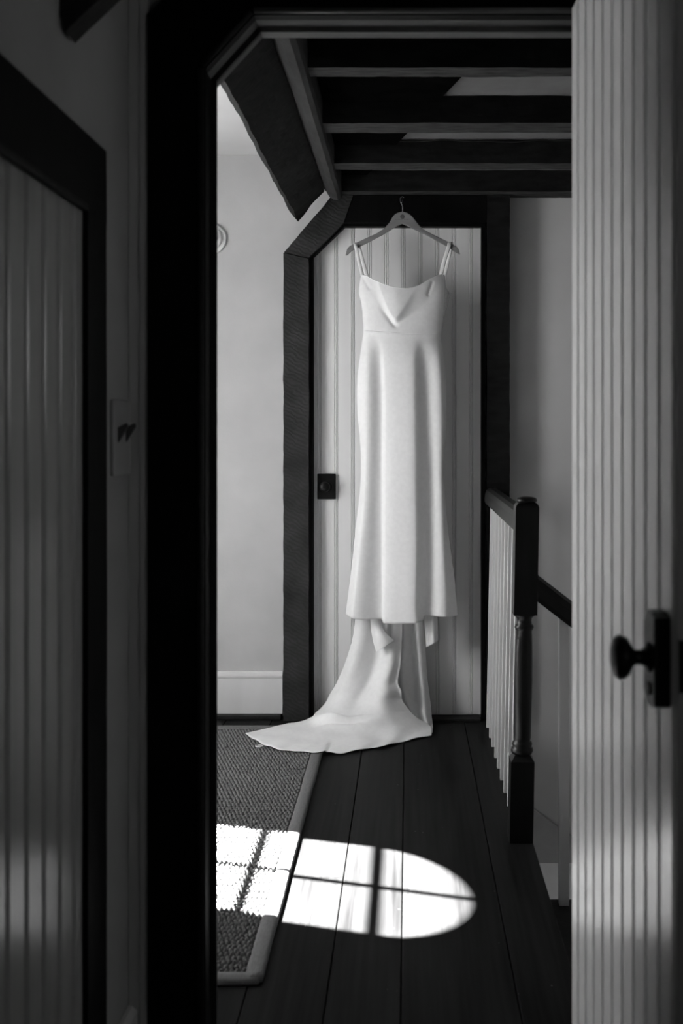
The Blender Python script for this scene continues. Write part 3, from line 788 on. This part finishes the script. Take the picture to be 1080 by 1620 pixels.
# neckline roll
bm = bmesh.new(); tube(bm, [tuple(p) for p in front_edge[::3]], .0016, 6); frombm('neckline', bm, 'crepe', dress, True)
# waist seam
bm = bmesh.new()
xx = np.linspace(575, 640, 30); uu = (xx - 574.5) / (698 - 574.5)
tube(bm, [((x - 645) / F * (YD - .02), YD - .004 - (.045 * (4 * u * (1 - u)) ** .6 + .0035), 1.2 + (680 - (522.5 + 5.5 * min(1, max(0, (x - 574) / 60)) ** .8 + .5)) / F * (YD - .02)) for x, u in zip(xx, uu)], [.0013] * 24 + [.0010, .0008, .0006, .0004, .0003, .0002], 6)
frombm('waist_seam', bm, 'crepe', dress, True)
# back panel of the bodice, standing out at the right armhole
rows = []
for s in np.linspace(0, 1, 40):
    yb = 468 + (527 - 468) * s
    xl = float(interp(LEFT, np.array(yb))) + 2; xr = pchip([468, 474, 482, 490, 500, 502, 514, 517, 520, 528], [711.5, 710, 707.5, 706, 704, 702.5, 701.5, 702.5, 700, 698], np.array(yb)); xr = float(xr)
    u = np.linspace(0, 1, 50); xp = xl + (xr - xl) * u
    top = pchip([566, 600, 640, 690, 704, 712], [470, 476, 478, 472, 468, 464], xp)
    yp = top + (527 - top) * s
    rows.append(np.stack([(xp - 645) / F * (YD + .01), YD + .004 + .03 * (4 * u * (1 - u)) ** .5 + .002 * np.sin(u * 9), 1.2 + (680 - yp) / F * (YD + .01)], 1))
sheet('back_panel', np.array(rows), parent=dress)
# armhole edge on the right
bm = bmesh.new()
ph = [(701, 433.5, -.014), (702.3, 442, -.008), (703.5, 450, .0), (706, 457, .006), (710, 462.5, .010), (714.5, 465, .012)]
rowsA = []
for (a, b, d) in ph:
    p = at(a, b, YD + d); rowsA.append([p + Vector((-.0035, 0, -.001)), p + Vector((0, .002, 0))])
P = np.array([[list(v) for v in q] for q in rowsA]); 
f = np.linspace(0, len(ph) - 1, 24); P2 = np.stack([[[np.interp(t, range(len(ph)), P[:, j, k]) for k in range(3)] for j in range(2)] for t in f])
sheet('armhole_binding', P2, 'crepe', dress)
# small side panel between armhole edge and side seam
SP = [[(701, 434), (703, 436)], [(701, 450), (705, 455)], [(701, 466), (712, 466)], [(701, 482), (708, 482)], [(701, 500), (704, 500)]]
P = np.array([[list(at(a, b, YD + (.002 if j == 0 else .012))) for j, (a, b) in enumerate(q)] for q in SP])
sheet('side_panel', P, 'crepe', dress)
# ---- straps: front ribbon up over the hanger and down behind
def strap(front, back, w0, w1):
    # front/back: lists of (px, py, depth); ribbon width in px
    rows = []
    pts = front + back
    n_ = len(pts)
    f = np.linspace(0, n_ - 1, 40)
    for t in f:
        a = [np.interp(t, range(n_), [p[k] for p in pts]) for k in range(3)]
        wd = np.interp(t, [0, n_ - 1], [w0, w1]); cols = []
        for s in (-.5, -.25, 0, .25, .5):
            bow = .0012 * (1 - 4 * s * s)
            cols.append(list(at(a[0] + s * wd, a[1], YD + a[2] - bow)))
        rows.append(cols)
    return sheet('strap', np.array(rows), parent=dress, thick=.0012)
strap([(573.0, 436, -.010), (569.2, 420, -.010), (565.4, 403, -.011), (562.2, 389, -.0115), (562.0, 385.0, -.006)], [(563, 383.8, .0), (565, 385, .009), (569.8, 400, .014), (575, 418, .018), (580, 436, .022), (584, 470, .03)], 5.2, 6.5)
strap([(697.0, 435.5, -.010), (700.6, 420, -.010), (705.4, 403, -.011), (710.2, 388, -.0115), (710.8, 384.2, -.006)], [(711.4, 382.8, .0), (712.4, 385, .009), (711.0, 400, .014), (707.5, 418, .018), (703.2, 436, .022), (700, 470, .03)], 6.6, 5.5)

# ---- train
def bicubic(ctrl, R, C):
    """ctrl (r, c, 3) → smooth dense grid by Catmull-Rom in both directions"""
    def cr(P, n_):
        k = len(P) - 1; out = []
        for t in np.linspace(0, k, n_):
            i = min(int(t), k - 1); u = t - i
            p0 = P[i - 1] if i > 0 else 2 * P[0] - P[1]; p1 = P[i]; p2 = P[i + 1]; p3 = P[i + 2] if i + 2 <= k else 2 * P[k] - P[k - 1]
            out.append(.5 * ((2 * p1) + (-p0 + p2) * u + (2 * p0 - 5 * p1 + 4 * p2 - p3) * u * u + (-p0 + 3 * p1 - 3 * p2 + p3) * u ** 3))
        return np.array(out)
    return cr(cr(ctrl, R).transpose(1, 0, 2), C).transpose(1, 0, 2)
def fl(px, py, z=.003):         # point on the floor seen at (px, py)
    Y = (1.2 - z) * F / (py - 680); return [(px - 645) / F * Y, Y, z]
A3 = lambda x, y, Y: list(at(x, y, Y))
T1 = np.array([
    [A3(563, 968, 4.640), A3(580, 968, 4.628), A3(600, 968, 4.645), A3(618, 968, 4.625), A3(636.5, 968, 4.630)],
    [A3(557.5, 1010, 4.635), A3(576, 1010, 4.620), A3(597, 1010, 4.640), A3(616, 1010, 4.612), A3(635.5, 1010, 4.620)],
    [A3(545.5, 1050, 4.635), A3(565, 1050, 4.600), A3(590, 1050, 4.630), A3(612, 1050, 4.588), A3(633, 1052, 4.600)],
    [A3(531, 1083, 4.640), A3(552, 1083, 4.585), A3(578, 1081, 4.610), A3(604, 1076, 4.560), A3(629, 1079, 4.575)],
    [A3(522, 1098, 4.645), A3(542, 1098, 4.575), A3(570, 1096, 4.590), A3(602, 1091, 4.540), A3(634.5, 1093, 4.560)],
    [A3(514, 1113, 4.650), A3(533, 1113, 4.565), A3(563, 1110, 4.565), A3(600, 1105, 4.518), A3(635.5, 1106, 4.562)],
    [A3(500, 1127, 4.655), A3(525, 1126, 4.545), A3(559, 1126, 4.520), A3(603, 1120, 4.49), A3(643, 1118, 4.552)],
    [A3(486, 1139, 4.655), A3(516, 1138, 4.51), A3(556, 1141, 4.47), A3(607, 1136, 4.455), A3(657, 1134, 4.535)],
    [fl(440, 1148, .020), A3(498, 1156, 4.46), A3(556, 1163, 4.40), A3(622, 1157, 4.43), A3(681, 1149, 4.53)],
    [fl(388, 1162, .024), fl(432, 1184, .019), fl(510, 1193.5, .008), fl(596, 1183, .004), fl(683, 1163.5, .004)]])
G = bicubic(T1, 150, 130)
Rr, Cc = G.shape[:2]
vv = np.linspace(0, 1, Rr)[:, None] * np.ones((1, Cc)); uu = np.ones((Rr, 1)) * np.linspace(0, 1, Cc)[None]
# small extra folds: run down the cloth and fade on the floor
ph_ = 2 * math.pi * (uu * 2.6 + .25 * vv) ; amp = .007 * np.clip(vv * 3, 0, 1) * np.clip((.80 - vv) / .25, 0, 1)
G[..., 1] -= amp * 1.5 * np.sin(ph_) * np.sin(math.pi * uu) ** .5
# S fold where the cloth lands
rid = np.exp(-((vv - .775 - .03 * np.sin(uu * 7)) / .026) ** 2) * np.exp(-((uu - .30) / .20) ** 2)
G[..., 2] += .028 * rid
rid = np.exp(-((vv - .865 + .12 * (uu - .4)) / .022) ** 2) * np.exp(-((uu - .42) / .14) ** 2)
G[..., 2] += .022 * rid
und = np.sin(G[..., 0] * 31 + G[..., 1] * 17) * np.sin(G[..., 0] * 13 - G[..., 1] * 29 + 1)
G[..., 2] += .006 * (1 + und) * np.clip((vv - .72) / .1, 0, 1) * np.clip((1 - vv) / .1, 0, 1) * np.clip(uu / .1, 0, 1) * np.clip((1 - uu) / .1, 0, 1)
# rippled hem
hw_ = np.clip((vv - .93) / .07, 0, 1)
G[..., 1] += hw_ * (.008 * np.sin(uu * 38) + .005 * np.sin(uu * 61 + 1)) * np.sin(math.pi * uu)
G[..., 2] += hw_ * .005 * (1 + np.sin(uu * 47 + 2)) * .5
# lie over the rug's thickness, never below the boards
flo = np.where((G[..., 0] < -.30) & (G[..., 1] < 4.59), .0185, .0025)
G[..., 2] = np.maximum(G[..., 2], flo)
sheet('train', G, parent=dress, thick=.0016)
T2 = np.array([
    [A3(622, 968, 4.67), A3(637, 968, 4.640), A3(650, 968, 4.672), A3(660, 968, 4.650), A3(669, 968, 4.665)],
    [A3(620, 1020, 4.67), A3(638, 1020, 4.640), A3(652, 1020, 4.676), A3(662, 1020, 4.655), A3(672, 1020, 4.670)],
    [A3(620, 1070, 4.66), A3(636, 1070, 4.635), A3(654, 1070, 4.672), A3(666, 1070, 4.648), A3(676, 1075, 4.665)],
    [A3(622, 1105, 4.66), A3(640, 1105, 4.625), A3(656, 1105, 4.660), A3(669, 1105, 4.630), A3(680, 1108, 4.650)],
    [A3(630, 1130, 4.64), A3(648, 1128, 4.61), A3(660, 1128, 4.62), A3(673, 1132, 4.585), A3(683, 1138, 4.62)],
    [fl(640, 1146, .003), fl(655, 1147, .004), fl(667, 1149, .006), fl(677, 1153, .012), fl(684.5, 1150, .010)],
    [fl(650, 1150, .0025), fl(660, 1152, .0025), fl(668, 1155, .0025), fl(676, 1159, .003), fl(684.0, 1159, .003)]])
sheet('train_underlayer', bicubic(T2, 80, 60), parent=dress, thick=.0016)
# hem corners that drop below the front
FL1 = np.array([
    [A3(585, 968, 4.615), A3(590, 968, 4.605), A3(595, 968, 4.60), A3(599, 968, 4.602)],
    [A3(586, 985, 4.610), A3(591, 985, 4.595), A3(597, 985, 4.590), A3(602, 986, 4.592)],
    [A3(588, 1003, 4.602), A3(594, 1002, 4.580), A3(602, 1001, 4.572), A3(610, 1001, 4.580)],
    [A3(591, 1018, 4.596), A3(599, 1014, 4.570), A3(608, 1010, 4.566), A3(617, 1007.5, 4.578)],
    [A3(595, 1031, 4.590), A3(604.5, 1026, 4.566), A3(614.5, 1020, 4.566), A3(624.5, 1013.5, 4.584)]])
sheet('hem_corner', bicubic(FL1, 30, 30), parent=dress, thick=.0014)
FL3 = np.array([
    [A3(603, 968, 4.625), A3(610, 968, 4.608), A3(619, 968, 4.625), A3(626, 968, 4.632)],
    [A3(604, 990, 4.620), A3(611, 990, 4.600), A3(619, 990, 4.620), A3(627, 990, 4.630)],
    [A3(606, 1002, 4.616), A3(612, 1006, 4.600), A3(619, 1010, 4.620), A3(628, 1016, 4.628)]])
sheet('hem_fold', bicubic(FL3, 24, 24), parent=dress, thick=.0014)
FL2 = np.array([
    [A3(671, 965, 4.650), A3(677, 965, 4.625), A3(685, 965, 4.605), A3(691, 965, 4.640)],
    [A3(672, 995, 4.650), A3(678, 995, 4.620), A3(686, 995, 4.600), A3(692, 995, 4.640)],
    [A3(674, 1024, 4.640), A3(680, 1021, 4.612), A3(687, 1017, 4.600), A3(692.5, 1013, 4.635)]])
sheet('hem_corner', bicubic(FL2, 24, 24), parent=dress, thick=.0014)
bm = bmesh.new(); c = fl(410, 1180, .022)
tube(bm, [(c[0] + .014 * math.cos(t) + .0, c[1] + .012 * math.sin(t), .0215) for t in [i * 2 * math.pi / 18 for i in range(19)]], .0016, 6)
frombm('hem_loop', bm, 'crepe', dress, True)

# ================================================================== SMALL WALL FITTINGS
c = at(335, 378.5, HF); bm = bmesh.new()
fix = empty('round_wall_fitting'); tag(fix, 'small round white ringed fitting high on the bright plaster wall', 'wall fitting')
lathe(bm, [(.0625, -.0005), (.0625, -.010), (.0600, -.014), (.0480, -.016)], c, 'Y', 40); frombm('base_ring', bm, 'fixture', fix)
bm = bmesh.new(); lathe(bm, [(.0470, -.0165), (.0450, -.028), (.0400, -.032), (.030, -.033)], c, 'Y', 40); frombm('inner_ring', bm, 'fixture', fix)
bm = bmesh.new(); lathe(bm, [(.028, -.0335), (.027, -.046), (.020, -.054), (.008, -.058)], c, 'Y', 32); frombm('centre_dome', bm, 'fixture', fix, True)
sw = empty('light_switch'); tag(sw, 'grey double light switch plate with two dark toggles beside the doorway', 'light switch')
boxo('switch_plate', (LW + .0005, LW + .007, 1.958, 2.078, 1.120, 1.252), 'plate_paint', sw, .002)
for yy in (1.990, 2.046):
    t = bmesh.new(); prism(t, [(LW + .0072, 1.178), (LW + .0072, 1.204), (LW + .022, 1.212), (LW + .024, 1.206), (LW + .012, 1.186)], 'Y', yy - .005, yy + .005)
    frombm('toggle', t, 'toggle', sw)
